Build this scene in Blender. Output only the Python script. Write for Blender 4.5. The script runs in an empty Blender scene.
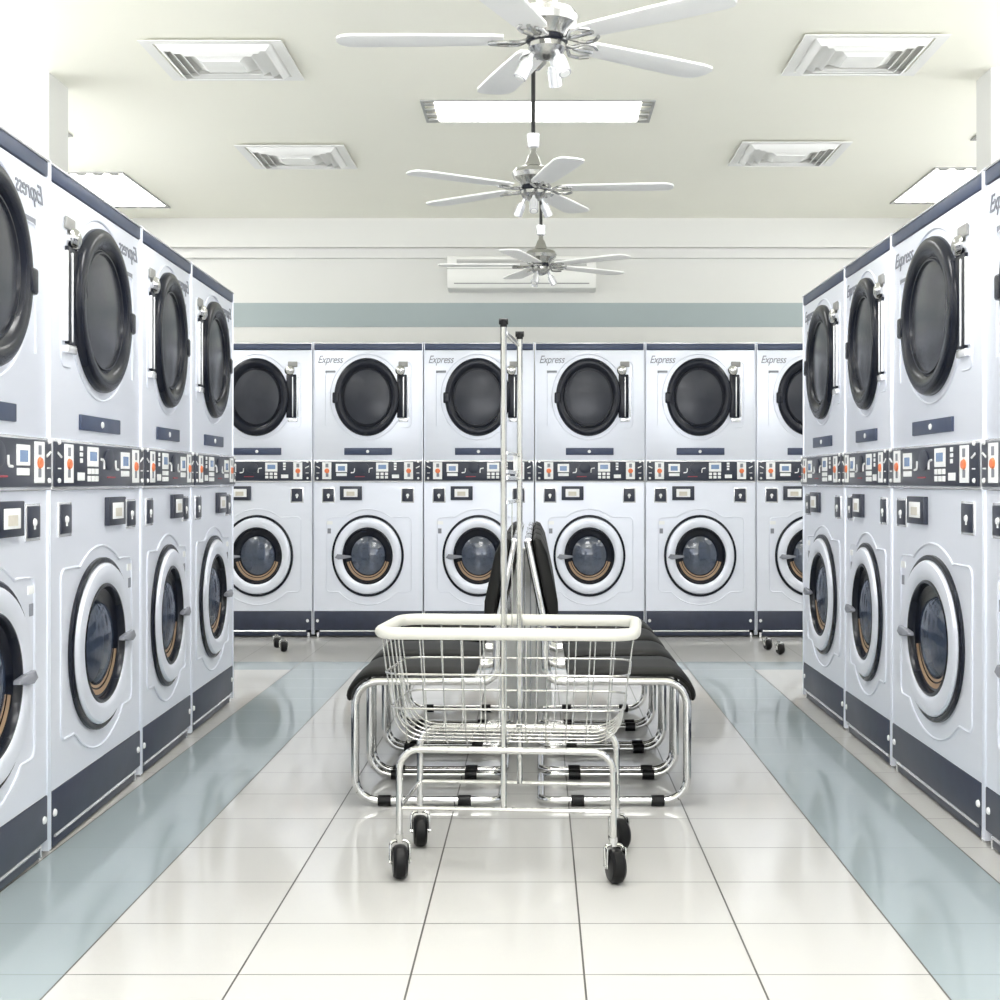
import bpy, bmesh, math, random
from math import sin, cos, pi, radians
from mathutils import Vector, Matrix
random.seed(3)
SC = bpy.context.scene
COL = SC.collection

# ------------------------------------------------------------------ materials
def nodes_of(m):
    m.use_nodes = True
    return m.node_tree.nodes, m.node_tree.links

def principled(name, col, rough=0.5, metal=0.0, noise=0.0, nscale=8.0, bump=0.0, spec=0.5, coat=0.0,
               stretch=(1, 1, 1), rnoise=0.0):
    m = bpy.data.materials.new(name)
    n, l = nodes_of(m)
    b = n['Principled BSDF']
    b.inputs['Base Color'].default_value = (*col, 1)
    b.inputs['Roughness'].default_value = rough
    b.inputs['Metallic'].default_value = metal
    b.inputs['Specular IOR Level'].default_value = spec
    b.inputs['Coat Weight'].default_value = coat
    tc = n.new('ShaderNodeTexCoord')
    mp = n.new('ShaderNodeMapping'); mp.inputs['Scale'].default_value = stretch
    l.new(tc.outputs['Object'], mp.inputs['Vector'])
    nz = n.new('ShaderNodeTexNoise'); nz.inputs['Scale'].default_value = nscale
    nz.inputs['Detail'].default_value = 4
    l.new(mp.outputs['Vector'], nz.inputs['Vector'])
    if noise > 0:
        r = n.new('ShaderNodeMapRange')
        r.inputs['To Min'].default_value = 1 - noise; r.inputs['To Max'].default_value = 1 + noise
        l.new(nz.outputs['Fac'], r.inputs['Value'])
        mx = n.new('ShaderNodeVectorMath'); mx.operation = 'SCALE'
        mx.inputs[0].default_value = col
        l.new(r.outputs['Result'], mx.inputs['Scale'])
        l.new(mx.outputs['Vector'], b.inputs['Base Color'])
    if rnoise > 0:
        r = n.new('ShaderNodeMapRange')
        r.inputs['To Min'].default_value = rough - rnoise; r.inputs['To Max'].default_value = rough + rnoise
        l.new(nz.outputs['Fac'], r.inputs['Value'])
        l.new(r.outputs['Result'], b.inputs['Roughness'])
    if bump > 0:
        bp = n.new('ShaderNodeBump'); bp.inputs['Strength'].default_value = bump; bp.inputs['Distance'].default_value = 0.002
        l.new(nz.outputs['Fac'], bp.inputs['Height'])
        l.new(bp.outputs['Normal'], b.inputs['Normal'])
    return m

def emissive(name, col, s):
    m = bpy.data.materials.new(name)
    n, l = nodes_of(m)
    b = n['Principled BSDF']
    b.inputs['Base Color'].default_value = (*col, 1)
    b.inputs['Emission Color'].default_value = (*col, 1)
    b.inputs['Emission Strength'].default_value = s
    return m

def glass_mat(name, tint, refl_rough, ior=1.5):
    """tinted door glass: half of the light passes, the rest is dark blue glass with a clear gloss"""
    m = bpy.data.materials.new(name)
    n, l = nodes_of(m)
    out = n['Material Output']; b = n['Principled BSDF']
    b.inputs['Base Color'].default_value = (*tint, 1); b.inputs['Roughness'].default_value = refl_rough
    b.inputs['IOR'].default_value = ior
    tc = n.new('ShaderNodeTexCoord'); nz = n.new('ShaderNodeTexNoise'); nz.inputs['Scale'].default_value = 9
    l.new(tc.outputs['Object'], nz.inputs['Vector'])
    mp = n.new('ShaderNodeMapRange'); mp.inputs['To Min'].default_value = .35; mp.inputs['To Max'].default_value = .75
    l.new(nz.outputs['Fac'], mp.inputs['Value'])
    tr = n.new('ShaderNodeBsdfTransparent'); tr.inputs['Color'].default_value = (.75, .82, .95, 1)
    mx = n.new('ShaderNodeMixShader')
    l.new(mp.outputs['Result'], mx.inputs['Fac']); l.new(tr.outputs['BSDF'], mx.inputs[1]); l.new(b.outputs['BSDF'], mx.inputs[2])
    l.new(mx.outputs['Shader'], out.inputs['Surface'])
    return m

M = {}
M['steel'] = principled('brushed_steel', (.80, .83, .92), .38, .36, noise=.03, nscale=3, stretch=(1, 1, 6), rnoise=.06)
M['bright_steel'] = principled('bright_steel', (.86, .87, .90), .25, .6, noise=.03)
M['navy'] = principled('navy_enamel', (.038, .055, .11), .38, .0, noise=.25, nscale=20)
M['kick'] = principled('navy_kick_panel', (.030, .037, .066), .42, .0, noise=.3, nscale=14)
M['black_rubber'] = principled('black_rubber', (.005, .005, .006), .35, 0, noise=.2, nscale=30, spec=.25)
M['black_gloss'] = principled('black_gloss', (.008, .010, .018), .25, 0, noise=.1, spec=.3)
M['dryer_glass'] = principled('smoked_glass', (.040, .043, .054), .2, 0, noise=.35, nscale=6, spec=.25)
M['panel_black'] = principled('control_panel_black', (.026, .031, .052), .35, 0, noise=.15)
M['white_print'] = principled('white_print', (.86, .87, .88), .5, 0, noise=.02)
M['orange'] = principled('orange_button', (.80, .20, .07), .4, 0, noise=.05)
M['screen_blue'] = principled('blue_grey_screen', (.20, .30, .50), .2, 0, noise=.1)
M['screen_beige'] = principled('beige_screen', (.62, .58, .50), .3, 0, noise=.15, nscale=60)
M['red_print'] = principled('red_print', (.35, .05, .07), .5, 0, noise=.05)
M['grey_print'] = principled('grey_print', (.23, .24, .28), .5, 0, noise=.05)
M['tan_reflection'] = principled('tan_drum_reflection', (.36, .24, .15), .45, 0, noise=.2, nscale=12)
M['drum'] = principled('drum_steel', (.42, .44, .50), .3, .85, noise=.3, nscale=40)
M['bowl'] = glass_mat('washer_bowl_glass', (.065, .09, .15), .07, 2.3)
M['chrome'] = principled('chrome_tube', (.66, .66, .65), .12, 1.0, noise=.02)
M['satin'] = principled('satin_nickel', (.50, .50, .49), .25, 1.0, noise=.06, nscale=10)
M['zinc'] = principled('zinc_wire', (.56, .56, .54), .25, .8, noise=.05)
M['cream_plastic'] = principled('cream_plastic', (.74, .73, .67), .4, 0, noise=.03)
M['cushion'] = principled('black_vinyl', (.005, .005, .0045), .5, 0, noise=.2, nscale=40, bump=.15, spec=.25)
M['blade'] = principled('white_fan_blade', (.93, .93, .92), .45, 0, noise=.02)
M['black_rod'] = principled('black_rod', (.008, .008, .008), .4, 0, noise=.05)
M['white_metal'] = principled('white_painted_metal', (.84, .84, .82), .45, 0, noise=.02)
M['ac_white'] = principled('white_air_conditioner_plastic', (.86, .86, .83), .4, 0, noise=.02)
M['grey_slot'] = principled('grey_slot', (.32, .32, .31), .6, 0, noise=.1)
M['fin'] = principled('grey_louvre_fin', (.38, .38, .37), .4, .5, noise=.1)
M['ceiling'] = principled('cream_ceiling_paint', (.89, .88, .78), .35, 0, noise=.015, nscale=2)
M['wall'] = principled('off_white_wall_paint', (.72, .72, .695), .6, 0, noise=.015, nscale=3)
M['stripe'] = principled('grey_blue_wall_band', (.36, .42, .43), .6, 0, noise=.03, nscale=3)
M['divider'] = principled('pale_grey_laminate', (.90, .90, .88), .3, 0, noise=.05, nscale=3, stretch=(8, 8, .4))
M['tube_light'] = emissive('lit_diffuser', (1, .99, .96), 5.2)
M['added_aisle_light'] = emissive('added_aisle_diffuser', (1, .99, .97), 11.0)
M['clear_cup'] = principled('frosted_lamp_glass', (.85, .85, .84), .2, 0, noise=.03)

def floor_material():
    m = bpy.data.materials.new('glazed_floor_tiles')
    n, l = nodes_of(m)
    b = n['Principled BSDF']
    def math_(op, a=None, bb=None, c=None):
        q = n.new('ShaderNodeMath'); q.operation = op
        for i, v in enumerate((a, bb, c)):
            if v is None: continue
            if isinstance(v, (int, float)): q.inputs[i].default_value = v
            else: l.new(v, q.inputs[i])
        return q.outputs[0]
    geo = n.new('ShaderNodeTexCoord')
    sp = n.new('ShaderNodeSeparateXYZ'); l.new(geo.outputs['Object'], sp.inputs[0])
    TX, TY = .372, .3594
    u = math_('DIVIDE', math_('ADD', sp.outputs['X'], 1.019), TX)
    v = math_('DIVIDE', math_('SUBTRACT', sp.outputs['Y'], 3.114), TY)
    ku, kv = math_('FLOOR', u), math_('FLOOR', v)
    fu, fv = math_('FRACT', u), math_('FRACT', v)
    du = math_('MULTIPLY', math_('MINIMUM', fu, math_('SUBTRACT', 1, fu)), TX)
    dv = math_('MULTIPLY', math_('MINIMUM', fv, math_('SUBTRACT', 1, fv)), TY)
    gu = math_('LESS_THAN', du, .0022)
    gv = math_('LESS_THAN', dv, .0028)
    before = math_('LESS_THAN', kv, 14.5)
    s1 = math_('COMPARE', ku, -1, .1); s2 = math_('COMPARE', ku, 5, .1)
    s3 = math_('COMPARE', kv, 14, .1)
    strip = math_('MAXIMUM', math_('MULTIPLY', math_('MAXIMUM', s1, s2), before), s3)
    # slight per tile tone
    cmb = n.new('ShaderNodeCombineXYZ'); l.new(ku, cmb.inputs[0]); l.new(kv, cmb.inputs[1])
    wn = n.new('ShaderNodeTexWhiteNoise'); l.new(cmb.outputs[0], wn.inputs['Vector'])
    tone = n.new('ShaderNodeMapRange'); tone.inputs['To Min'].default_value = .975; tone.inputs['To Max'].default_value = 1.0
    l.new(wn.outputs['Value'], tone.inputs['Value'])
    def mix(f, a, c):
        q = n.new('ShaderNodeMix'); q.data_type = 'RGBA'
        l.new(f, q.inputs['Factor'])
        for i, x in ((6, a), (7, c)):
            if isinstance(x, tuple): q.inputs[i].default_value = (*x, 1)
            else: l.new(x, q.inputs[i])
        return q.outputs[2]
    c1 = mix(strip, (.60, .592, .575), (.35, .405, .425))
    sc = n.new('ShaderNodeVectorMath'); sc.operation = 'SCALE'
    l.new(c1, sc.inputs[0]); l.new(tone.outputs['Result'], sc.inputs['Scale'])
    gl_v = mix(gv, sc.outputs['Vector'], (.20, .20, .19))
    # inside the blue strips the cross joints are tone on tone
    gstrip = math_('MULTIPLY', gv, strip)
    c2 = mix(gstrip, gl_v, (.17, .21, .22))
    c3 = mix(gu, c2, (.10, .095, .09))
    l.new(c3, b.inputs['Base Color'])
    gr = math_('MAXIMUM', gu, gv)
    ro = math_('MULTIPLY_ADD', gr, .4, .085)
    l.new(ro, b.inputs['Roughness'])
    b.inputs['Specular IOR Level'].default_value = .22
    bp = n.new('ShaderNodeBump'); bp.inputs['Strength'].default_value = .25; bp.inputs['Distance'].default_value = .002; bp.invert = True
    l.new(gu, bp.inputs['Height']); l.new(bp.outputs['Normal'], b.inputs['Normal'])
    return m
M['floor'] = floor_material()

# ------------------------------------------------------------------ mesh helpers
def box(bm, x0, x1, y0, y1, z0, z1, bev=0.0, seg=2):
    r = bmesh.ops.create_cube(bm, size=1)
    vs = r['verts']
    for v in vs:
        v.co = Vector(((x0 + x1) / 2 + v.co.x * (x1 - x0), (y0 + y1) / 2 + v.co.y * (y1 - y0), (z0 + z1) / 2 + v.co.z * (z1 - z0)))
    if bev > 0:
        es = list({e for v in vs for e in v.link_edges})
        bmesh.ops.bevel(bm, geom=es, offset=bev, segments=seg, affect='EDGES', profile=.5)

def fillet(pts, rad, n=6):
    """round the corners of a 3D polyline; rad is one number or one per inner corner"""
    pts = [Vector(p) for p in pts]
    out = [pts[0]]
    for i in range(1, len(pts) - 1):
        r = rad[i - 1] if isinstance(rad, (list, tuple)) else rad
        a, b, c = pts[i - 1], pts[i], pts[i + 1]
        d1, d2 = (a - b), (c - b)
        L1, L2 = d1.length, d2.length
        d1.normalize(); d2.normalize()
        ang = d1.angle(d2)
        if r <= 0 or ang > pi - .02:
            out.append(b); continue
        t = min(r / math.tan(ang / 2), L1 * .49 if i > 1 else L1 * .98, L2 * .49 if i < len(pts) - 2 else L2 * .98)
        rr = t * math.tan(ang / 2)
        p0, p1 = b + d1 * t, b + d2 * t
        bis = (d1 + d2).normalized()
        ctr = b + bis * (rr / sin(ang / 2))
        v0, v1 = p0 - ctr, p1 - ctr
        tot = v0.angle(v1)
        ax = v0.cross(v1).normalized()
        for k in range(n + 1):
            out.append(ctr + Matrix.Rotation(tot * k / n, 3, ax) @ v0)
    out.append(pts[-1])
    return out

def tube(bm, pts, r, n=8, closed=False, caps=True):
    pts = [Vector(p) for p in pts]
    q = [pts[0]]
    for p in pts[1:]:
        if (p - q[-1]).length > 1e-6: q.append(p)
    pts = q
    if closed and (pts[0] - pts[-1]).length < 1e-6: pts.pop()
    N = len(pts)
    tang = []
    for i in range(N):
        if closed: t = (pts[(i + 1) % N] - pts[i]).normalized() + (pts[i] - pts[i - 1]).normalized()
        elif i == 0: t = pts[1] - pts[0]
        elif i == N - 1: t = pts[-1] - pts[-2]
        else: t = (pts[i + 1] - pts[i]).normalized() + (pts[i] - pts[i - 1]).normalized()
        tang.append(t.normalized())
    up = Vector((0, 0, 1)) if abs(tang[0].z) < .9 else Vector((1, 0, 0))
    nv = tang[0].cross(up).normalized()
    rings = []
    for i in range(N):
        if i > 0:
            ax = tang[i - 1].cross(tang[i])
            if ax.length > 1e-8:
                nv = Matrix.Rotation(tang[i - 1].angle(tang[i]), 3, ax.normalized()) @ nv
        b = tang[i].cross(nv).normalized()
        rings.append([bm.verts.new(pts[i] + (nv * cos(2 * pi * k / n) + b * sin(2 * pi * k / n)) * r) for k in range(n)])
    for i in range(N if closed else N - 1):
        a, c = rings[i], rings[(i + 1) % N]
        off = 0
        if closed and i == N - 1:
            off = min(range(n), key=lambda s: sum((a[k].co - c[(k + s) % n].co).length for k in range(n)))
        for k in range(n):
            bm.faces.new((a[k], a[(k + 1) % n], c[(k + 1 + off) % n], c[(k + off) % n]))
    if caps and not closed:
        bm.faces.new(rings[0][::-1]); bm.faces.new(rings[-1])

def lathe(bm, profile, cx, cy, n=24, cz=0.0):
    """revolve (r, z) about a vertical axis"""
    rings = []
    for r, z in profile:
        if r < 1e-5: rings.append([bm.verts.new((cx, cy, z + cz))])
        else: rings.append([bm.verts.new((cx + r * cos(2 * pi * k / n), cy + r * sin(2 * pi * k / n), z + cz)) for k in range(n)])
    skin(bm, rings, n)

def skin(bm, rings, n):
    for a, c in zip(rings, rings[1:]):
        for k in range(n):
            f = [a[k % len(a)], a[(k + 1) % len(a)], c[(k + 1) % len(c)], c[k % len(c)]]
            g = []
            for v in f:
                if v not in g: g.append(v)
            if len(g) >= 3: bm.faces.new(g)

def ellathe(bm, cx, cz, rx, rz, profile, n=56):
    """revolve (factor, y) about an axis along y, elliptical"""
    rings = []
    for f, y in profile:
        if f < 1e-5: rings.append([bm.verts.new((cx, y, cz))])
        else: rings.append([bm.verts.new((cx + f * rx * cos(2 * pi * k / n), y, cz + f * rz * sin(2 * pi * k / n))) for k in range(n)])
    skin(bm, rings, n)

def prism(bm, poly, axis, a, b, bev=0.0):
    """poly: 2D points; axis 'y': points are (x,z) extruded y=a..b; axis 'z': (x,y) extruded z"""
    def P(p, t):
        return (p[0], t, p[1]) if axis == 'y' else (p[0], p[1], t) if axis == 'z' else (t, p[0], p[1])
    A = [bm.verts.new(P(p, a)) for p in poly]; B = [bm.verts.new(P(p, b)) for p in poly]
    fs = [bm.faces.new(A[::-1]), bm.faces.new(B)]
    n = len(poly)
    for i in range(n): fs.append(bm.faces.new((A[i], A[(i + 1) % n], B[(i + 1) % n], B[i])))
    if bev > 0:
        es = list({e for f in fs[:2] for e in f.edges})
        bmesh.ops.bevel(bm, geom=es, offset=bev, segments=3, affect='EDGES', profile=.5)

def holed_plate(bm, x0, x1, z0, z1, cx, cz, rx, rz, y, n=64):
    ang = [2 * pi * k / n for k in range(n)]
    for X in (x0, x1):
        for Z in (z0, z1): ang.append(math.atan2(Z - cz, X - cx) % (2 * pi))
    ang = sorted(set(ang))
    inn, out = [], []
    for a in ang:
        # ellipse point along the ray
        k = 1 / math.sqrt((cos(a) / rx) ** 2 + (sin(a) / rz) ** 2)
        inn.append(bm.verts.new((cx + k * cos(a), y, cz + k * sin(a))))
        t = 1e9
        if cos(a) > 1e-9: t = min(t, (x1 - cx) / cos(a))
        if cos(a) < -1e-9: t = min(t, (x0 - cx) / cos(a))
        if sin(a) > 1e-9: t = min(t, (z1 - cz) / sin(a))
        if sin(a) < -1e-9: t = min(t, (z0 - cz) / sin(a))
        out.append(bm.verts.new((cx + t * cos(a), y, cz + t * sin(a))))
    N = len(ang)
    for i in range(N):
        bm.faces.new((inn[i], inn[(i + 1) % N], out[(i + 1) % N], out[i]))

def obj(name, bm, mat, parent=None, smooth=35, mirror=None):
    bmesh.ops.remove_doubles(bm, verts=bm.verts, dist=1e-6)
    if mirror is not None:
        for v in bm.verts: v.co.x = mirror - v.co.x
    bmesh.ops.recalc_face_normals(bm, faces=bm.faces)
    me = bpy.data.meshes.new(name)
    bm.to_mesh(me); bm.free()
    me.materials.append(M[mat])
    if smooth:
        for p in me.polygons: p.use_smooth = True
        me.set_sharp_from_angle(angle=radians(smooth))
    o = bpy.data.objects.new(name, me); COL.objects.link(o)
    if parent: o.parent = parent
    return o

def tag(o, label, cat, group=None):
    o['label'] = label; o['category'] = cat
    if group: o['group'] = group
    return o

def thing(name, label, cat, loc=(0, 0, 0), rz=0.0, group=None):
    o = bpy.data.objects.new(name, None); COL.objects.link(o)
    o.empty_display_size = .1
    o.location = loc; o.rotation_euler = (0, 0, rz)
    return tag(o, label, cat, group)

def struct(name, bm, mat, smooth=0):
    o = obj(name, bm, mat, None, smooth); o['kind'] = 'structure'
    return o

def copy_tree(o, parent=None):
    c = o.copy(); COL.objects.link(c)
    if parent: c.parent = parent
    for ch in list(o.children): copy_tree(ch, c)
    return c

def B(): return bmesh.new()

# ------------------------------------------------------------------ camera
EYE = 1.06
cam_d = bpy.data.cameras.new('camera'); cam = bpy.data.objects.new('camera', cam_d); COL.objects.link(cam)
cam.location = (0, 0, EYE); cam.rotation_euler = (pi / 2, 0, 0)
cam_d.sensor_width = 36; cam_d.lens = 1.450 * 36
cam_d.shift_x = -.039; cam_d.shift_y = -.019
cam_d.clip_start = .05; cam_d.clip_end = 100
SC.camera = cam

# ------------------------------------------------------------------ room
CEIL = 3.0
XW, YF, YB = 3.4, -3.2, 10.8
b = B(); box(b, -XW - .2, XW + .2, YF - .2, YB + .2, -.1, 0); struct('floor', b, 'floor')
b = B(); box(b, -XW - .2, XW + .2, YF - .2, YB + .2, CEIL, CEIL + .1); struct('ceiling', b, 'ceiling')
b = B(); box(b, -XW - .2, XW + .2, YB, YB + .2, 0, CEIL); struct('wall_back', b, 'wall')
# side walls get an added, unseen band of high windows to light the ceiling
for side, xa, xb in (('left', -XW - .2, -XW), ('right', XW, XW + .2)):
    b = B()
    box(b, xa, xb, YF, YB, 0, 2.10); box(b, xa, xb, YF, YB, 2.86, CEIL)
    box(b, xa, xb, YF, 1.2, 2.10, 2.86); box(b, xa, xb, 9.0, YB, 2.10, 2.86)
    struct('wall_' + side, b, 'wall')
    b = B()
    xm = (xa + xb) / 2
    for k in range(6): box(b, xm - .03, xm + .03, 1.2 + k * 1.548, 1.26 + k * 1.548, 2.10, 2.86)
    box(b, xm - .03, xm + .03, 1.2, 9.0, 2.10, 2.14); box(b, xm - .03, xm + .03, 1.2, 9.0, 2.82, 2.86)
    struct('added_window_2' if side == 'left' else 'added_window_3', b, 'white_metal')
b = B()
box(b, -XW - .2, XW + .2, YF - .2, YF, 0, .3); box(b, -XW - .2, XW + .2, YF - .2, YF, 2.7, CEIL)
box(b, -XW - .2, -2.9, YF - .2, YF, .3, 2.7); box(b, 2.9, XW + .2, YF - .2, YF, .3, 2.7)
struct('wall_front', b, 'wall')
b = B()
for x in (-2.9, -.97, .97, 2.84): box(b, x - .0, x + .06, YF - .14, YF - .06, .3, 2.7)
box(b, -2.9, 2.9, YF - .14, YF - .06, .3, .36); box(b, -2.9, 2.9, YF - .14, YF - .06, 2.64, 2.7)
struct('added_window_1', b, 'white_metal')  # unseen shop window behind the camera, added to brighten the room
# cornice beam, stepped moulding and the painted band of the back wall
b = B(); box(b, -XW, XW, 10.70, YB, 2.787, CEIL); struct('trim_1', b, 'wall')
b = B(); box(b, -XW, XW, 10.76, YB, 2.715, 2.787, .004); struct('trim_2', b, 'wall')
b = B(); box(b, -XW, XW, 10.795, YB + .01, 2.207, 2.386); struct('trim_3', b, 'stripe')
# columns
b = B(); box(b, -2.95, -2.325, 6.88, 7.16, 0, CEIL); struct('column_left', b, 'wall')
b = B(); box(b, 2.12, 2.75, 6.80, 7.03, 0, CEIL); struct('column_right', b, 'wall')

# ------------------------------------------------------------------ stacked washer dryers
W0, H0, D0 = .96, 1.97, .75
def U(px): return (px - 645) / 111 * W0
def ZZ(y): return (637 - y) / 294 * H0
def S(px): return px / 111 * W0
def SZ(px): return px / 294 * H0

def text_mesh(name, body, size, shear, x, y, z, parent, mat, mirror):
    cu = bpy.data.curves.new(name, 'FONT'); cu.body = body; cu.size = size; cu.shear = shear
    cu.extrude = .0012; cu.space_character = .95
    t = bpy.data.objects.new(name + '_curve', cu); COL.objects.link(t)
    dg = bpy.context.evaluated_depsgraph_get(); dg.update()
    me = bpy.data.meshes.new_from_object(t.evaluated_get(dg))
    bpy.data.objects.remove(t); bpy.data.curves.remove(cu)
    bm = B(); bm.from_mesh(me); bpy.data.meshes.remove(me)
    xs = [v.co.x for v in bm.verts]; w = max(xs) - min(xs)
    for v in bm.verts:
        v.co = Vector((x + v.co.x, y - v.co.z, z + v.co.y))
    return obj(name, bm, mat, parent, 0, mirror)

def make_machine(label, mirrored):
    mi = W0 if mirrored else None
    t = thing('stacked_washer_dryer', label, 'washing machine')
    def P(name, bm, mat, par=t, smooth=35): return obj(name, bm, mat, par, smooth, mi)
    g = .005
    # --- dryer cabinet
    b = B()
    box(b, g, W0 - g, 0, D0, ZZ(459.5), ZZ(349), .004)
    dcx, dcz, drx, drz = U(699.2), ZZ(396.1), S(32.8), SZ(39.2)
    # embossed bead round the door and down the sides
    tube(b, [(dcx + 1.13 * drx * cos(a), -.001, dcz + 1.10 * drz * sin(a)) for a in [2 * pi * k / 64 for k in range(64)]], .004, 6, True)
    tube(b, fillet([(U(668), -.001, ZZ(372)), (U(657.5), -.001, ZZ(372)), (U(657.5), -.001, ZZ(425))], .02), .003, 6)
    tube(b, fillet([(U(733), -.001, ZZ(361)), (U(744), -.001, ZZ(361)), (U(744), -.001, ZZ(427)), (U(734), -.001, ZZ(427))], .03), .003, 6)
    P('dryer_cabinet', b, 'steel')
    b = B(); box(b, g, W0 - g, -.004, D0, ZZ(348.6), ZZ(342.6), .003); P('top_trim', b, 'navy')
    b = B(); box(b, g, W0 - g, -.008, D0, ZZ(342.6), ZZ(341.6), .002)
    P('top_edge', b, 'bright_steel')
    # bright corner strips
    for x in (0.004, W0 - .012):
        b = B(); box(b, x, x + .008, -.006, .05, .015, ZZ(340.9), .002); P('edge_strip', b, 'steel')
    # dryer door
    b = B(); ellathe(b, dcx, dcz, drx, drz, [(1.0, .002), (1.0, -.012), (.98, -.022), (.93, -.029), (.87, -.030), (.81, -.026), (.77, -.018), (.745, -.010), (.735, -.010), (.72, -.016), (.70, -.016), (.69, -.008)])
    # pull lip on the rim
    d = P('dryer_door', b, 'black_gloss')
    b = B(); ellathe(b, dcx, dcz, drx * .705, drz * .72, [(1, -.008), (.9, -.011), (.6, -.016), (.3, -.019), (0, -.020)])
    P('door_glass', b, 'dryer_glass', d)
    b = B(); box(b, U(665), U(671.5), -.034, -.005, ZZ(402.5), ZZ(391.5), .010, 3); P('door_handle', b, 'black_gloss', d)
    # hinge
    b = B(); box(b, U(729.5), U(739.4), -.012, .002, ZZ(417), ZZ(373.5), .004)
    h = P('door_hinge', b, 'black_gloss')
    b = B(); box(b, U(740.2), U(741.6), -.015, .002, ZZ(416), ZZ(376), .002); box(b, U(735.5), U(736.5), -.016, -.008, ZZ(416), ZZ(376), .002)
    P('hinge_pin', b, 'bright_steel', h)
    b = B(); ellathe(b, U(732.8), ZZ(369.3), S(5.0), SZ(5.2), [(1, .002), (1, -.012), (.8, -.022), (.4, -.028), (0, -.029)], 20)
    P('hinge_knob', b, 'chrome', h)
    b = B(); box(b, U(731), U(740.5), -.014, .002, ZZ(421), ZZ(417.4), .004); P('hinge_bracket', b, 'bright_steel', h)
    b = B(); box(b, U(731), U(740.5), -.010, .002, ZZ(366), ZZ(360.5), .004); P('hinge_bracket', b, 'grey_slot', h)
    # script lettering and plate below it
    text_mesh('lettering', 'Express', .073, .35, U(649.5), -.001, ZZ(362), t, 'grey_print', mi)
    b = B(); box(b, U(657.5), U(667.5), -.002, .002, ZZ(372), ZZ(369.5)); P('model_plate', b, 'grey_print')
    # lint drawer strip
    b = B(); box(b, U(676.5), U(724.4), -.008, .002, ZZ(454.3), ZZ(447.2), .002); s = P('lint_drawer', b, 'navy')
    b = B(); ellathe(b, U(700), ZZ(450.8), S(1.7), SZ(1.7), [(1, -.007), (.8, -.011), (0, -.012)], 14); P('drawer_lock', b, 'white_print', s)
    # --- control panel
    b = B(); box(b, g, W0 - g, -.010, D0, ZZ(481.6), ZZ(459.6), .003); P('panel_surround', b, 'bright_steel')
    b = B(); box(b, U(646.8), U(754.4), -.016, 0, ZZ(480.2), ZZ(460.8), .002); cp = P('control_panel', b, 'panel_black')
    cy = lambda y: ZZ(445 + y / 7.69)
    cxx = lambda x: U(640 + x / 7.69)
    YP = -.016
    def flat(name, mat, rects, par=cp, y=YP, d=.003):
        b = B()
        for (x0, x1, y0, y1) in rects: box(b, cxx(x0), cxx(x1), y - d, y + .002, cy(y1), cy(y0), .001, 1)
        return P(name, b, mat, par)
    for (x0, x1, xc) in ((113, 183, 149), (744, 813, 779)):
        c = flat('coin_slot', 'white_print', [(x0, x1, 127, 258)])
        b = B(); ellathe(b, cxx(xc), cy(194), cxx(xc + 19) - cxx(xc), cy(175) - cy(194), [(1, YP - .003), (.8, YP - .008), (0, YP - .009)], 20); P('coin_button', b, 'orange', c)
        flat('slot_opening', 'grey_print', [(xc - 11, xc + 11, 138, 168)], c, YP - .003, .001); flat('return_slot', 'grey_print', [(xc - 9, xc + 12, 212, 240)], c, YP - .003, .001)
    c = flat('display', 'white_print', [(217, 305, 140, 204), (221, 302, 212, 234)])
    flat('display_screen', 'screen_blue', [(234, 288, 157, 193)], c, YP - .003, .001)
    c = flat('keypad', 'white_print', [(528, 622, 130, 200)] + [(528 + 34 * i, 528 + 34 * i + 24, 207 + 26 * j, 207 + 26 * j + 20) for i in range(3) for j in range(2)])
    flat('keypad_screen', 'screen_blue', [(545, 606, 147, 180)], c, YP - .003, .001)
    # round selector ring, arrows and printed marks
    b = B(); ellathe(b, cxx(428), cy(172), cxx(428 + 46) - cxx(428), cy(132) - cy(172), [(1, YP), (1, YP - .005), (.9, YP - .007), (0, YP - .007)], 28)
    P('selector_dial', b, 'panel_black', cp)
    b = B(); tube(b, fillet([(cxx(333), YP - .001, cy(208)), (cxx(360), YP - .001, cy(206)), (cxx(362), YP - .001, cy(174))], .012), .0042, 6); P('arrow_mark', b, 'white_print', cp)
    b = B(); tube(b, fillet([(cxx(474), YP - .001, cy(208)), (cxx(474), YP - .001, cy(176)), (cxx(502), YP - .001, cy(172))], .012), .0042, 6)
    P('arrow_mark', b, 'white_print', cp)
    flat('red_line', 'red_print', [(365, 440, 235, 241)], cp)
    flat('indicator_lamp', 'white_print', [(665, 686, 130, 146), (665, 686, 152, 166), (666, 684, 172, 188)], cp)
    flat('status_label', 'white_print', [(650, 705, 222, 250)], cp)
    for (x0, s_) in ((75, 1), (853, -1)):
        for yy in (123, 250):
            b = B(); ellathe(b, cxx(x0), cy(yy), cxx(x0 + 9) - cxx(x0), cy(yy - 9) - cy(yy), [(1, YP), (.8, YP - .004), (0, YP - .005)], 12)
            P('panel_screw', b, 'white_print', cp)
        b = B(); tube(b, [(cxx(x0 - 10 * s_), YP, cy(158)), (cxx(x0 + 18 * s_), YP, cy(172))], .004, 6); P('edge_mark', b, 'white_print', cp)
        b = B(); tube(b, [(cxx(x0 - 8 * s_), YP, cy(210)), (cxx(x0 + 14 * s_), YP, cy(210))], .0025, 6); P('edge_mark', b, 'white_print', cp)
    # --- washer cabinet with a round opening
    wcx, wcz, wrx, wrz = U(700.1), ZZ(555.4), S(36.2), SZ(41)
    z0, z1 = ZZ(610.8), ZZ(481.8)
    b = B()
    holed_plate(b, g, W0 - g, z0, z1, wcx, wcz, wrx * .70, wrz * .74, 0)
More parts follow.
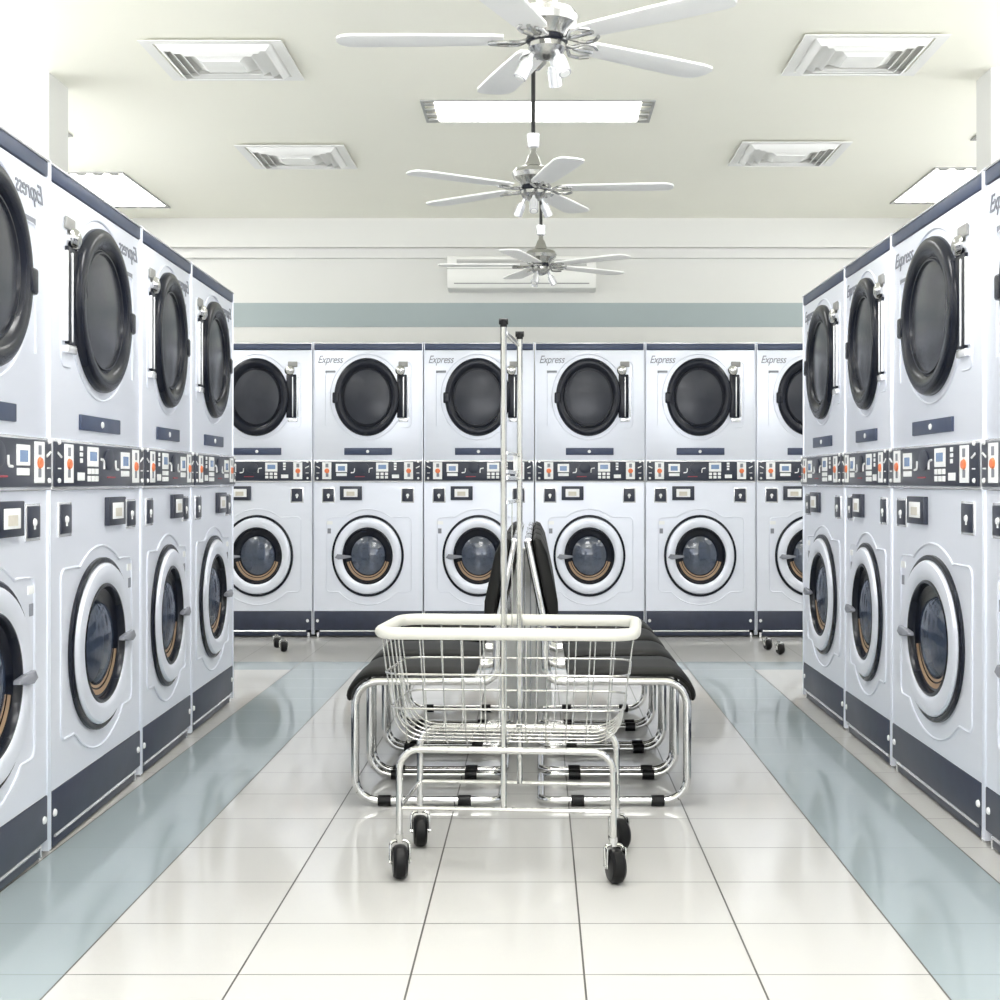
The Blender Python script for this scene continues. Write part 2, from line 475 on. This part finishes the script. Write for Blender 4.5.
    for (xa, xb) in ((g, g), (W0 - g, W0 - g)):
        b.faces.new([b.verts.new(p) for p in ((xa, 0, z0), (xa, D0, z0), (xa, D0, z1), (xa, 0, z1))])
    b.faces.new([b.verts.new(p) for p in ((g, 0, z1), (W0 - g, 0, z1), (W0 - g, D0, z1), (g, D0, z1))])
    b.faces.new([b.verts.new(p) for p in ((g, 0, z0), (W0 - g, 0, z0), (W0 - g, D0, z0), (g, D0, z0))])
    b.faces.new([b.verts.new(p) for p in ((g, D0, z0), (W0 - g, D0, z0), (W0 - g, D0, z1), (g, D0, z1))])
    wx = lambda x: U(640 + x / 6.9); wz = lambda y: ZZ(500 + y / 6.9)
    def arc(f, a0, a1, n=16): return [(wcx + f * wrx * cos(radians(a0 + (a1 - a0) * k / n)), -.001, wcz + f * wrz * sin(radians(a0 + (a1 - a0) * k / n))) for k in range(n + 1)]
    q = [(wx(600), -.001, wz(115)), (wx(716), -.001, wz(115)), (wx(716), -.001, wz(632)), (wx(625), -.001, wz(632))]
    tube(b, fillet(q, .03) + arc(1.20, -52, -128) + fillet([(wx(215), -.001, wz(632)), (wx(128), -.001, wz(632)), (wx(128), -.001, wz(120)), (wx(230), -.001, wz(115))], .03)
         + arc(1.14, 125, 55), .0042, 6, True)
    P('washer_cabinet', b, 'steel')
    # small items in the strip above the door
    for (x0, x1) in ((655, 666), (734.6, 745.6)):
        b = B(); box(b, U(x0 - 1), U(x1 + 1), -.004, .002, ZZ(502.2), ZZ(487), .001); k = P('lock_plate', b, 'bright_steel')
        b = B(); box(b, U(x0), U(x1), -.008, .0, ZZ(501), ZZ(488), .002); kk = P('lock_face', b, 'panel_black', k)
        b = B(); xc = (x0 + x1) / 2; ellathe(b, U(xc), ZZ(494.7), S(1.6), SZ(1.7), [(1, -.008), (.8, -.012), (0, -.013)], 12)
        box(b, U(xc) - .006, U(xc) + .006, -.0095, -.007, ZZ(497.6), ZZ(494.7)); P('key_hole', b, 'white_print', k)
    b = B(); box(b, U(672.2), U(694.2), -.016, .002, ZZ(499.6), ZZ(485.6), .003); k = P('card_reader', b, 'panel_black')
    b = B(); box(b, U(676.2), U(690), -.018, -.012, ZZ(496.4), ZZ(488.4), .001); k2 = P('reader_window', b, 'white_print', k)
    b = B(); box(b, U(679), U(687), -.019, -.016, ZZ(495.2), ZZ(491)); P('reader_label', b, 'screen_beige', k)
    b = B(); box(b, U(658), U(664.6), -.002, .002, ZZ(524), ZZ(520.6)); P('notice_label', b, 'white_print')
    b = B(); box(b, U(659.6), U(663), -.0015, .002, ZZ(533), ZZ(528)); P('notice_label', b, 'grey_print')
    # --- washer door
    b = B(); ellathe(b, wcx, wcz, wrx, wrz, [(1, .002), (1, -.010), (.98, -.014), (.945, -.014), (.935, -.010), (.935, .0)]); P('door_seal', b, 'black_gloss')
    b = B(); ellathe(b, wcx, wcz, wrx, wrz, [(.935, .0), (.935, -.016), (.91, -.024), (.86, -.027), (.76, -.026), (.71, -.022), (.685, -.014), (.675, -.004)])
    wd = P('washer_door', b, 'steel')
    b = B(); ellathe(b, wcx, wcz, wrx, wrz, [(.70, -.018), (.68, -.022), (.66, -.022), (.645, -.014), (.635, .0), (.63, .02)])
    P('inner_ring', b, 'black_gloss', wd)
    b = B(); ellathe(b, wcx, wcz, wrx, wrz, [(.48, .03), (.478, .010), (.465, .001), (.42, -.006), (.32, -.013), (.20, -.018), (.10, -.0203), (0, -.021)])
    P('door_glass', b, 'bowl', wd)
    b = B(); ellathe(b, wcx, wcz, wrx, wrz, [(.645, -.002), (.60, .004), (.56, .006), (.50, .010), (.48, .014), (.47, .03)]); P('inner_gasket', b, 'black_gloss', wd)
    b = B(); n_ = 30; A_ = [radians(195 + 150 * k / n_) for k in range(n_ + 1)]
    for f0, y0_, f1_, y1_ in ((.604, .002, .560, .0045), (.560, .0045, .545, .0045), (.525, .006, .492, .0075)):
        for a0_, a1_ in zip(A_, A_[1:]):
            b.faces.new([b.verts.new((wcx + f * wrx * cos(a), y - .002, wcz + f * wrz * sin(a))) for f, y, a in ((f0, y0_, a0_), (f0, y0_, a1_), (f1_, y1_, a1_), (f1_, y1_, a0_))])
    P('drum_reflection', b, 'tan_reflection', wd)  # tan lower arcs paint the drum's reflection over the black gasket
    b = B()
    prism(b, [(wx(190), wz(394)), (wx(208), wz(370)), (wx(240), wz(374)), (wx(300), wz(380)), (wx(305), wz(392)), (wx(250), wz(402)), (wx(215), wz(406))], 'y', -.040, -.020, .004)
    P('door_handle', b, 'grey_print', wd)
    # drum behind the glass
    b = B(); ellathe(b, wcx, wcz, wrx, wrz, [(.66, .04), (.80, .06), (.80, .42), (.70, .45), (.35, .46), (.2, .44), (0, .43)])
    for k in range(3):
        a = radians(90 + 120 * k)
        p = Vector((wcx + .68 * wrx * cos(a), 0, wcz + .68 * wrz * sin(a)))
        tube(b, [(p.x, .17, p.z), (p.x, .42, p.z)], .04, 8)
    P('washer_drum', b, 'drum')
    # --- plinth
    b = B(); box(b, g, W0 - g, -.002, D0, ZZ(630), ZZ(611), .003); kp = P('kick_plate', b, 'kick')
    for xx in (649.5, 750.5):
        b = B(); ellathe(b, U(xx), ZZ(620.6), S(1.5), SZ(1.7), [(1, -.002), (.8, -.007), (0, -.008)], 12); P('plate_screw', b, 'white_print', kp)
    b = B(); box(b, U(651), U(750), .004, D0 - .02, .008, ZZ(630), .003); bs = P('base_rail', b, 'kick')
    b = B(); tube(b, [(U(652), .002, ZZ(631)), (U(749), .002, ZZ(631))], .0055, 6); P('rail_edge', b, 'bright_steel', bs)
    for xx in (648.5, 750):
        b = B(); box(b, U(xx), U(xx) + .02, .006, .05, 0, .03, .003); P('foot', b, 'bright_steel', bs)
    return t

protos = {}
def machine(label, loc, rz, width, mirrored=False, group=None, zs=.993):
    if mirrored not in protos:
        o = make_machine(label, mirrored); protos[mirrored] = o
    else:
        o = copy_tree(protos[mirrored])
    o['label'] = label
    if group: o['group'] = group
    o.location = loc; o.rotation_euler = (0, 0, rz); o.scale = (width / W0, 1, zs)
    return o

BY = 9.85
bl = ['stacked washer dryer leftmost in the back row, half hidden by the left row',
      'stacked washer dryer second from left in the back row',
      'stacked washer dryer third from left in the back row, behind the two clothes rail poles',
      'stacked washer dryer fourth from left in the back row, just right of the clothes rail',
      'stacked washer dryer second from right in the back row',
      'stacked washer dryer rightmost in the back row, cut off by the right row']
bx = [202, 313, 423.5, 534.5, 645, 756, 867]
for i in range(6):
    xa, xb = [(p - 539) / 1450 * BY for p in bx[i:i + 2]]
    machine(bl[i], (xa, BY, 0), 0, xb - xa, False, 'back row of stacked washer dryers', 1.01)
# left row faces +x, mirrored; boundaries run away from the camera
lf = [('nearest stacked washer dryer of the left row, cut off by the picture edge', 3.08, 4.105),
      ('large stacked washer dryer second from the camera in the left row', 4.105, 5.17),
      ('stacked washer dryer third from the camera in the left row', 5.17, 6.02),
      ('stacked washer dryer at the far end of the left row', 6.02, 6.98)]
lx = lambda y: -1.39 - .0295 * (y - 4.105)
for lab, ya, yb in lf:
    machine(lab, (lx(ya), ya, 0), pi / 2 + .0295, (yb - ya), True, 'left row of stacked washer dryers')
rf = [('nearest stacked washer dryer of the right row, a sliver at the picture edge', 3.2, 4.22),
      ('large stacked washer dryer second from the camera in the right row', 4.22, 5.33),
      ('stacked washer dryer third from the camera in the right row', 5.33, 6.14),
      ('stacked washer dryer at the far end of the right row', 6.14, 7.11)]
for lab, ya, yb in rf:
    machine(lab, (1.298, yb, 0), -pi / 2, (yb - ya), False, 'right row of stacked washer dryers')

# ------------------------------------------------------------------ ceiling fixtures
def troffer(label, x0, x1, y0, y1, along, group='recessed ceiling lights', glow='tube_light'):
    """recessed light, lamps run along 'x' or 'y'"""
    cx, cy = (x0 + x1) / 2, (y0 + y1) / 2
    t = thing('ceiling_light', label, 'ceiling light', (cx, cy, CEIL), 0, group)
    a, c = (x1 - x0) / 2, (y1 - y0) / 2
    b = B(); w = .014
    box(b, -a, a, -c, -c + w, -.008, 0); box(b, -a, a, c - w, c, -.008, 0); box(b, -a, -a + w, -c + w, c - w, -.008, 0); box(b, a - w, a, -c + w, c - w, -.008, 0)
    obj('frame', b, 'fin', t, 0)
    e = .07
    b = B()
    if along == 'x': box(b, -a + e, a - e, -c + w, c - w, -.005, -.001)
    else: box(b, -a + w, a - w, -c + e, c - e, -.005, -.001)
    obj('diffuser', b, glow, t, 0)
    for s in (-1, 1):
        for k in range(4):
            b = B()
            f = (k - 1.5) / 4 * 2
            if along == 'x':
                xa = s * (a - w); xb = s * (a - e)
                box(b, min(xa, xb), max(xa, xb), f * (c - w) - .02, f * (c - w) + .02, -.010 - .002 * k, -.001, .003)
            else:
                ya = s * (c - w); yb = s * (c - e)
                box(b, f * (a - w) - .03, f * (a - w) + .03, min(ya, yb), max(ya, yb), -.008, -.001, .002)
            obj('louvre_fin', b, 'fin', t, 0)
    return t
troffer('wide lit ceiling light in the middle, behind the black fan rod', -.606, .594, 7.38, 7.82, 'x')
troffer('lit ceiling light above the far end of the left machine row', -3.06, -2.61, 9.10, 10.27, 'y')
troffer('lit ceiling light above the far end of the right machine row', 2.447, 2.897, 8.96, 10.12, 'y')
troffer('lit ceiling light behind the left column, only its corner in view', -3.06, -2.62, 6.98, 8.15, 'y')
for (x, y) in ((-2.84, 5.0), (2.67, 5.0), (2.67, 7.65), (-2.84, 2.4), (2.67, 2.4)):
    troffer('added fill light over a side aisle, out of the picture', x - .22, x + .22, y - .585, y + .585, 'y', 'added ceiling lights outside the picture')  # unseen fixtures added as extra fill for the room
for y in (4.6, 3.0, 1.4, -.6):
    troffer('added fill light crossing the middle aisle, out of the picture', -.6, .6, y - .22, y + .22, 'x', 'added middle aisle lights outside the picture', 'added_aisle_light')  # stronger unseen fixtures, added to brighten the side rows and near floor

def diffuser(label, cx, cy, s=.315):
    t = thing('ceiling_vent', label, 'air vent', (cx, cy, CEIL), 0, 'square ceiling air vents')
    def ring(b, r0, r1, z0, z1):
        # sloped square ring between half sizes r0 (outer, z0) and r1 (inner, z1)
        o = [b.verts.new((sx * r0, sy * r0, z0)) for sx, sy in ((-1, -1), (1, -1), (1, 1), (-1, 1))]
        i = [b.verts.new((sx * r1, sy * r1, z1)) for sx, sy in ((-1, -1), (1, -1), (1, 1), (-1, 1))]
        o2 = [b.verts.new((v.co.x, v.co.y, v.co.z + .004)) for v in o]; i2 = [b.verts.new((v.co.x, v.co.y, v.co.z + .004)) for v in i]
        for k in range(4):
            j = (k + 1) % 4
            b.faces.new((o[k], o[j], i[j], i[k])); b.faces.new((o2[k], i2[k], i2[j], o2[j]))
            b.faces.new((o[k], o2[k], o2[j], o[j])); b.faces.new((i[k], i[j], i2[j], i2[k]))
    b = B(); ring(b, s, s - .05, -.014, -.012)
    for k in range(4):
        pass
    obj('frame', b, 'white_metal', t, 0)
    for k, (r0, r1) in enumerate(((.262, .228), (.222, .190), (.184, .152))):
        b = B(); ring(b, r0, r1, -.004 - .004 * 0, -.034); obj('louvre', b, 'white_metal', t, 0)
    b = B()
    ring(b, .146, .085, -.006, -.038)
    box(b, -.087, .087, -.087, .087, -.040, -.035)
    obj('centre_cone', b, 'white_metal', t, 0)
    b = B(); box(b, -s + .052, s - .052, -s + .052, s - .052, -.003, -.0005); obj('throat', b, 'wall', t, 0)
    return t
diffuser('square white air vent at the upper left of the ceiling', -1.443, 6.66)
diffuser('smaller looking white air vent left of the middle fan', -1.437, 8.64)
diffuser('square white air vent at the upper right of the ceiling', 1.466, 6.58)
diffuser('smaller looking white air vent right of the middle fan', 1.47, 8.56)

def make_fan(label):
    t = thing('ceiling_fan', label, 'ceiling fan', group='ceiling fans')
    zb = 2.40 - CEIL      # blade plane below the ceiling
    b = B(); lathe(b, [(0, 0), (.065, 0), (.06, -.03), (.03, -.06), (.012, -.065), (0, -.065)], 0, 0, 20); obj('ceiling_cup', b, 'satin', t)
    b = B(); tube(b, [(0, 0, -.06), (0, 0, zb + .235)], .010, 10); obj('down_rod', b, 'black_rod', t)
    b = B(); lathe(b, [(0, zb + .245), (.030, zb + .245), (.027, zb + .19), (.02, zb + .185), (0, zb + .185)], 0, 0, 18); obj('coupling', b, 'bright_steel', t)
    b = B()
    lathe(b, [(0, zb + .19), (.012, zb + .19), (.014, zb + .16), (.022, zb + .15), (.042, zb + .095), (.05, zb + .09), (0, zb + .09)], 0, 0, 20); obj('neck', b, 'satin', t)
    b = B(); lathe(b, [(0, zb + .10), (.05, zb + .098), (.085, zb + .085), (.098, zb + .065), (.092, zb + .045), (.065, zb + .025), (.055, zb + .005), (.0, zb + .003)], 0, 0, 28); obj('motor_housing', b, 'satin', t)
    b = B(); lathe(b, [(0, zb + .006), (.062, zb + .006), (.064, zb - .008), (.06, zb - .012), (0, zb - .012)], 0, 0, 24); obj('hub_band', b, 'black_gloss', t)
    b = B(); lathe(b, [(0, zb - .01), (.056, zb - .012), (.058, zb - .028), (.048, zb - .046), (.028, zb - .058), (.012, zb - .064), (0, zb - .066)], 0, 0, 24); lk = obj('light_kit', b, 'satin', t)
    for k in range(3):
        a = radians(-90 + 120 * k + 5)
        d = Vector((cos(a) * .45, sin(a) * .45, -.89)).normalized()
        p = Vector((cos(a) * .045, sin(a) * .045, zb - .045))
        b = B(); tube(b, [p, p + d * .03], .008, 8)
        tube(b, [p + d * .025, p + d * .036], .017, 14); tube(b, [p + d * .036, p + d * .085], .0205, 16)
        c = obj('spot_lamp', b, 'bright_steel', lk)
        b = B(); tube(b, [p + d * .0855, p + d * .088], .015, 14); obj('lamp_glass', b, 'clear_cup', c)
    for k in range(5):
        a = 2 * pi * k / 5
        R = Matrix.Rotation(a, 3, 'Z')
        pitch = Matrix.Rotation(radians(-2), 3, 'X')
        # blade outline (x along the arm)
        pl = [(.13, -.045), (.16, -.052), (.40, -.062), (.585, -.066), (.618, -.058), (.636, -.035), (.641, 0), (.636, .035), (.618, .058), (.585, .066), (.40, .062), (.16, .052), (.13, .045)]
        b = B(); prism(b, pl, 'z', -.004, .004, .0015)
        for v in b.verts: v.co = R @ (pitch @ v.co + Vector((0, 0, zb)))
        bl_ = obj('blade', b, 'blade', t)
        b = B()
        for s in (-1, 1):
            tube(b, [R @ Vector(p) for p in fillet([(.05, 0, zb + .0), (.085, .012 * s, zb - .012), (.115, .042 * s, zb - .012 - .008 * s), (.15, .040 * s, zb - .012 - .009 * s), (.175, .022 * s, zb - .012 - .006 * s)], .02, 4)], .006, 8)
        tube(b, [R @ Vector(p) for p in ((.05, 0, zb), (.10, 0, zb - .011), (.17, 0, zb - .009))], .007, 8)
        obj('blade_iron', b, 'satin', bl_)
    return t
f1 = make_fan('nearest ceiling fan with white blades at the top of the picture')
f1.location = (.024, 4.40, CEIL); f1.rotation_euler = (0, 0, radians(35))
f2 = copy_tree(f1); f2['label'] = 'middle ceiling fan hanging on a black rod before the ceiling light'
f2.location = (-.026, 6.63, CEIL); f2.rotation_euler = (0, 0, radians(-3))
f3 = copy_tree(f1); f3['label'] = 'farthest ceiling fan hanging in front of the wall air conditioner'
f3.location = (.012, 9.0, CEIL); f3.rotation_euler = (0, 0, radians(-36))

# ------------------------------------------------------------------ wall air conditioner
t = thing('air_conditioner', 'long white air conditioner mounted high on the back wall', 'air conditioner', (-.127, YB - .003, 2.464))
hw = .545
b = B(); prism(b, [(0, .0), (-.13, 0), (-.165, .012), (-.19, .05), (-.198, .11), (-.198, .236), (-.19, .242), (0, .242)], 'x', -hw, hw, .006)
obj('body', b, 'ac_white', t)
b = B()
for k in range(5): box(b, -hw + .07, hw - .07, -.202, -.196, .168 + k * .010, .168 + k * .010 + .005)
obj('intake_grille', b, 'grey_slot', t, 0)
b = B(); box(b, -hw - .001, hw + .001, -.1995, -.15, .146, .150); obj('panel_seam', b, 'grey_slot', t, 0)
b = B(); prism(b, [(-.150, .028), (-.186, .040), (-.190, .056), (-.150, .050)], 'x', -hw + .05, hw - .05); obj('outlet_flap', b, 'grey_slot', t, 0)

# ------------------------------------------------------------------ chairs
XC = -.058
def make_chair(label):
    """cantilever chair: seat runs along +x, depth (sitter's width) along +y"""
    t = thing('cantilever_chair', label, 'chair', group='chrome cantilever chairs')
    wd = .42; r = .0135; zr = .019
    half = [(.022, 0, .865), (.076, 0, .60), (.080, 0, .408), (.541, 0, .408), (.541, 0, zr), (.065, 0, zr)]
    pts = half + [(x, wd, z) for x, y, z in half[::-1]]
    pts = [Vector(p) for p in pts]
    b = B(); tube(b, fillet(pts, [.12, .05, .075, .075, .04, .04, .075, .075, .05, .12], 8), r, 12)
    fr = obj('frame', b, 'chrome', t)
    for x, z, q in ((.023, .862, .012), (.076, .585, .008), (.17, .402, .009), (.48, .402, .009)):
        b = B(); tube(b, [(x, 0, z), (x, wd, z)], q, 10); obj('cross_bar', b, 'chrome', t)
    for y in (0, wd):
        for x in (.184, .445):
            b = B(); tube(b, [(x - .021, y, zr), (x + .021, y, zr)], .0185, 12); obj('rubber_foot', b, 'black_rubber', fr)
    mid = fillet([(.150, 0, .408), (.541, 0, .408), (.541, 0, .345)], .075, 10)
    mid = [mid[0]] + [Vector((.150 + .04 * k, 0, .408)) for k in range(1, 8)] + mid[1:]
    b = B(); rows = []
    for k, p in enumerate(mid):
        a_, c_ = mid[max(k - 1, 0)], mid[min(k + 1, len(mid) - 1)]
        d = (c_ - a_).normalized(); nn = Vector((-d.z, 0, d.x))
        th = .017 * min(1, .45 + .25 * min(k, len(mid) - 1 - k))
        lo, hi = p + nn * .0142, p + nn * (.0142 + th)
        rr = .006
        rows.append([b.verts.new((q.x, y, q.z)) for q, y in ((lo, .0), (lo + (hi - lo) * .6, -.004), (hi, .006), (hi + nn * .003, wd * .3), (hi + nn * .003, wd * .7), (hi, wd - .006), (lo + (hi - lo) * .6, wd + .004), (lo, wd))])
    skin(b, rows, 8)
    b.faces.new(rows[0]); b.faces.new(rows[-1])
    obj('seat_cushion', b, 'cushion', t, 50)
    # backrest pad lies on the sitter's side of the leaning back tubes
    p0, p1 = Vector((.076, 0, .60)), Vector((.022, 0, .865))
    d = (p1 - p0).normalized(); nrm = Vector((d.z, 0, -d.x))
    a0, a1 = -.012, .268
    prof = []
    for s, f in ((a0, .016), (a1, .016), (a1 + .008, .026), (a1 - .003, .042), (a1 - .05, .054), (a0 + .07, .056), (a0 + .02, .048), (a0 - .010, .030)):
        q = p0 + d * s + nrm * f; prof.append((q.x, q.z))
    b = B(); prism(b, prof, 'y', -.016, wd + .016, .010); obj('back_cushion', b, 'cushion', t, 50)
    return t
order = ['nearest', 'second', 'third', 'farthest']
proto_chair = None
for side, word in ((1, 'right'), (-1, 'left')):
    for k in range(4):
        lab = (f'{order[k]} black cushioned chrome chair of the {word} bench row, ' + ('beside the cart' if k == 0 else 'behind the nearest one' if k == 1 else 'at the far end' if k == 3 else 'one before the last'))
        if proto_chair is None: proto_chair = make_chair(lab); c = proto_chair
        else: c = copy_tree(proto_chair)
        c['label'] = lab; c['group'] = f'{word} row of cantilever chairs'
        y0 = 4.725 + .50 * k
        if side > 0: c.location = (XC, y0, 0); c.rotation_euler = (0, 0, 0)
        else: c.location = (XC, y0 + .42, 0); c.rotation_euler = (0, 0, pi)

# pale post that closes the gap between the two rows
t = thing('divider_post', 'pale grey upright panel standing between the two chair rows', 'divider', (XC + .005, 6.70, 0))
b = B(); prism(b, [(-.115, 0), (.115, 0), (.095, .45), (.05, .75), (-.05, .75), (-.095, .45)], 'y', 0, .06, .006); obj('panel', b, 'divider', t)
b = B()
for x in (-.04, -.013, .014, .041): tube(b, [(x, -.002, .02), (x, -.002, .74)], .0035, 6)
obj('rib', b, 'bright_steel', t)

# ------------------------------------------------------------------ laundry cart
CT = thing('laundry_cart', 'chrome wire laundry cart with cream rim and tall hanging rail', 'laundry cart', (-.075, 4.03, 0), radians(-4.5))
def rrect(hx, hy, r, z, n=8):
    out = []
    for (sx, sy, a0) in ((1, 1, 0), (-1, 1, 90), (-1, -1, 180), (1, -1, 270)):
        for k in range(n + 1):
            a = radians(a0 + 90 * k / n)
            out.append((sx * (hx - r) + r * cos(a), sy * (hy - r) + r * sin(a), z))
    return out
ZR, ZB = .655, .356
b = B(); tube(b, rrect(.342, .20, .065, ZR), .0165, 12, True); obj('rim', b, 'cream_plastic', CT)
b = B(); wr = .0022
for i in range(11):                     # wires running front to back
    x = -.285 + .057 * i
    xb = x * .93
    yt, yb_ = .199, .168
    tube(b, fillet([(x, -yt, ZR), (xb, -yb_, ZB), (xb, yb_, ZB), (x, yt, ZR)], .03, 4), wr, 6)
for j in range(6):                      # wires running left to right with deep curved sides
    y = -.145 + .058 * j
    yb_ = y * .92
    tube(b, fillet([(-.341, y, ZR), (-.300, yb_, ZB + .004), (.300, yb_, ZB + .004), (.341, y, ZR)], .085, 8), wr, 6)
for (z, f) in ((.545, .35), (.452, .68)):
    hx = .341 - .038 * f; hy = .199 - (.031) * f
    tube(b, rrect(hx, hy, .055, z), .0032, 6, True)
obj('wire_basket', b, 'zinc', CT)
lx_, ly_ = .286, .172
b = B()
for s in (-1, 1):
    tube(b, fillet([(-lx_, s * ly_, .105), (-lx_, s * ly_, .343), (lx_, s * ly_, .343), (lx_, s * ly_, .105)], .055, 8), .0095, 10)
    tube(b, [(-lx_, s * ly_, .185), (lx_, s * ly_, .185)], .0065, 8)
    tube(b, [(s * lx_, -ly_, .185), (s * lx_, ly_, .185)], .0055, 8)
obj('leg_frame', b, 'chrome', CT)
for s in (-1, 1):
    b = B(); tube(b, [(s * .006, s * .168, .185), (s * .006, s * .168, 1.485)], .0085, 10); p = obj('rail_pole', b, 'chrome', CT)
    b = B(); tube(b, [(s * .006 - .012, s * .168, 1.485), (s * .006 + .012, s * .168, 1.485)], .0085, 10); tube(b, [(s * .006, s * .168, 1.47), (s * .006, s * .168, 1.49)], .0095, 10); obj('end_cap', b, 'black_rubber', p)
b = B()
tube(b, [(0, -.168, 1.455), (0, .168, 1.455)], .006, 8)
for z in (1.135, 1.085, 1.068, 1.003): tube(b, [(0, -.168, z), (0, .168, z)], .0055, 8)
obj('rail_rung', b, 'chrome', CT)
b = B(); box(b, -.003, .003, .07, .14, 1.085, 1.135, .002); obj('tag_plate', b, 'white_print', CT)
b = B()
for y in (-.09, .0, .09): tube(b, [(.012 * y / .168, y, 1.003), (.012 * y / .168, y, .655)], .0018, 6)
obj('rail_grid', b, 'zinc', CT)
def make_caster(parent, loc, rz, R=.046, w=.042):
    name = 'caster'
    b = B()
    tube(b, [(0, 0, R * 2.05), (0, 0, R * 2.55)], .011, 10)
    # fork: crown and two cheeks
    for s in (-1, 1):
        prof = []
        x = s * (w / 2 + .004)
        tube(b, fillet([(0, 0, R * 2.15), (x, -.004, R * 2.1), (x, -.018, R * 1.05)], .012, 4), .0045, 8)
        box(b, x - .002, x + .002, -.030, .004, R * .9, R * 2.05, .0015)
    c = obj(name, b, 'chrome', parent)
    b = B(); n = 28; rings = []
    for (x, f) in ((-w / 2, .0), (-w / 2, .45), (-w / 2 * .9, .80), (-w / 2 * .55, .96), (0, 1), (w / 2 * .55, .96), (w / 2 * .9, .80), (w / 2, .45), (w / 2, 0)):
        if f == 0: rings.append([b.verts.new((x, -.018, R))])
        else: rings.append([b.verts.new((x, -.018 + f * R * cos(2 * pi * k / n), R + f * R * sin(2 * pi * k / n))) for k in range(n)])
    skin(b, rings, n)
    wl = obj('wheel', b, 'black_rubber', c)
    b = B(); tube(b, [(-w / 2 - .008, -.018, R), (w / 2 + .008, -.018, R)], .006, 8); obj('axle', b, 'chrome', wl)
    c.location = loc; c.rotation_euler = (0, 0, rz)
    return c
for (sx, sy, rz) in ((-1, -1, .25), (1, -1, .35), (-1, 1, .2), (1, 1, .5)):
    make_caster(CT, (sx * lx_, sy * ly_, 0), rz)

# small casters standing on the floor by the back row
for (x, y, lab) in ((-1.590, 9.0, 'small black caster on the floor left of the chairs, front one of the pair'),
                    (-1.672, 9.22, 'small black caster on the floor left of the chairs, rear one of the pair'),
                    (1.468, 8.86, 'small black caster on the floor beside the right row, front one of the pair'),
                    (1.428, 9.09, 'small black caster on the floor beside the right row, rear one of the pair')):
    c = make_caster(None, (x, y + .018, 0), .35, .033, .040)
    tag(c, lab, 'caster', 'loose casters by the back row')

# ------------------------------------------------------------------ light
w = bpy.data.worlds.new('daylight'); SC.world = w; w.use_nodes = True
bg = w.node_tree.nodes['Background']
bg.inputs['Color'].default_value = (.95, .97, 1.0, 1)
_n, _l = w.node_tree.nodes, w.node_tree.links
_tc = _n.new('ShaderNodeTexCoord'); _sp = _n.new('ShaderNodeSeparateXYZ'); _l.new(_tc.outputs['Generated'], _sp.inputs[0])
_mr = _n.new('ShaderNodeMapRange'); _mr.inputs['From Min'].default_value = -.06; _mr.inputs['From Max'].default_value = .06
_mr.inputs['To Min'].default_value = 4.6     # lower half brighter than the sky, added to lift the ceiling
_mr.inputs['To Max'].default_value = 1.2     # bright sky
_l.new(_sp.outputs['Z'], _mr.inputs['Value']); _l.new(_mr.outputs['Result'], bg.inputs['Strength'])
pl = bpy.data.lights.new('added_window_portal', 'AREA'); pl.shape = 'RECTANGLE'; pl.size = 5.8; pl.size_y = 2.4
pl.cycles.is_portal = True
po = bpy.data.objects.new('added_window_portal', pl); COL.objects.link(po); po.location = (0, YF - .15, 1.5); po.rotation_euler = (pi / 2, 0, 0)

for sx in (-1, 1):
    pl = bpy.data.lights.new('added_high_window_portal', 'AREA'); pl.shape = 'RECTANGLE'; pl.size = 7.8; pl.size_y = .76
    pl.cycles.is_portal = True
    po = bpy.data.objects.new('added_high_window_portal', pl); COL.objects.link(po); po.location = (sx * (XW + .15), 5.1, 2.48); po.rotation_euler = (pi / 2, 0, sx * pi / 2)  # portals for the added high side windows

SC.view_settings.view_transform = 'Standard'
SC.view_settings.look = 'None'
SC.view_settings.gamma = 1
SC.view_settings.use_curve_mapping = False
SC.view_settings.exposure = 1.0
SC.cycles.max_bounces = 10
SC.cycles.diffuse_bounces = 6
SC.cycles.transparent_max_bounces = 12
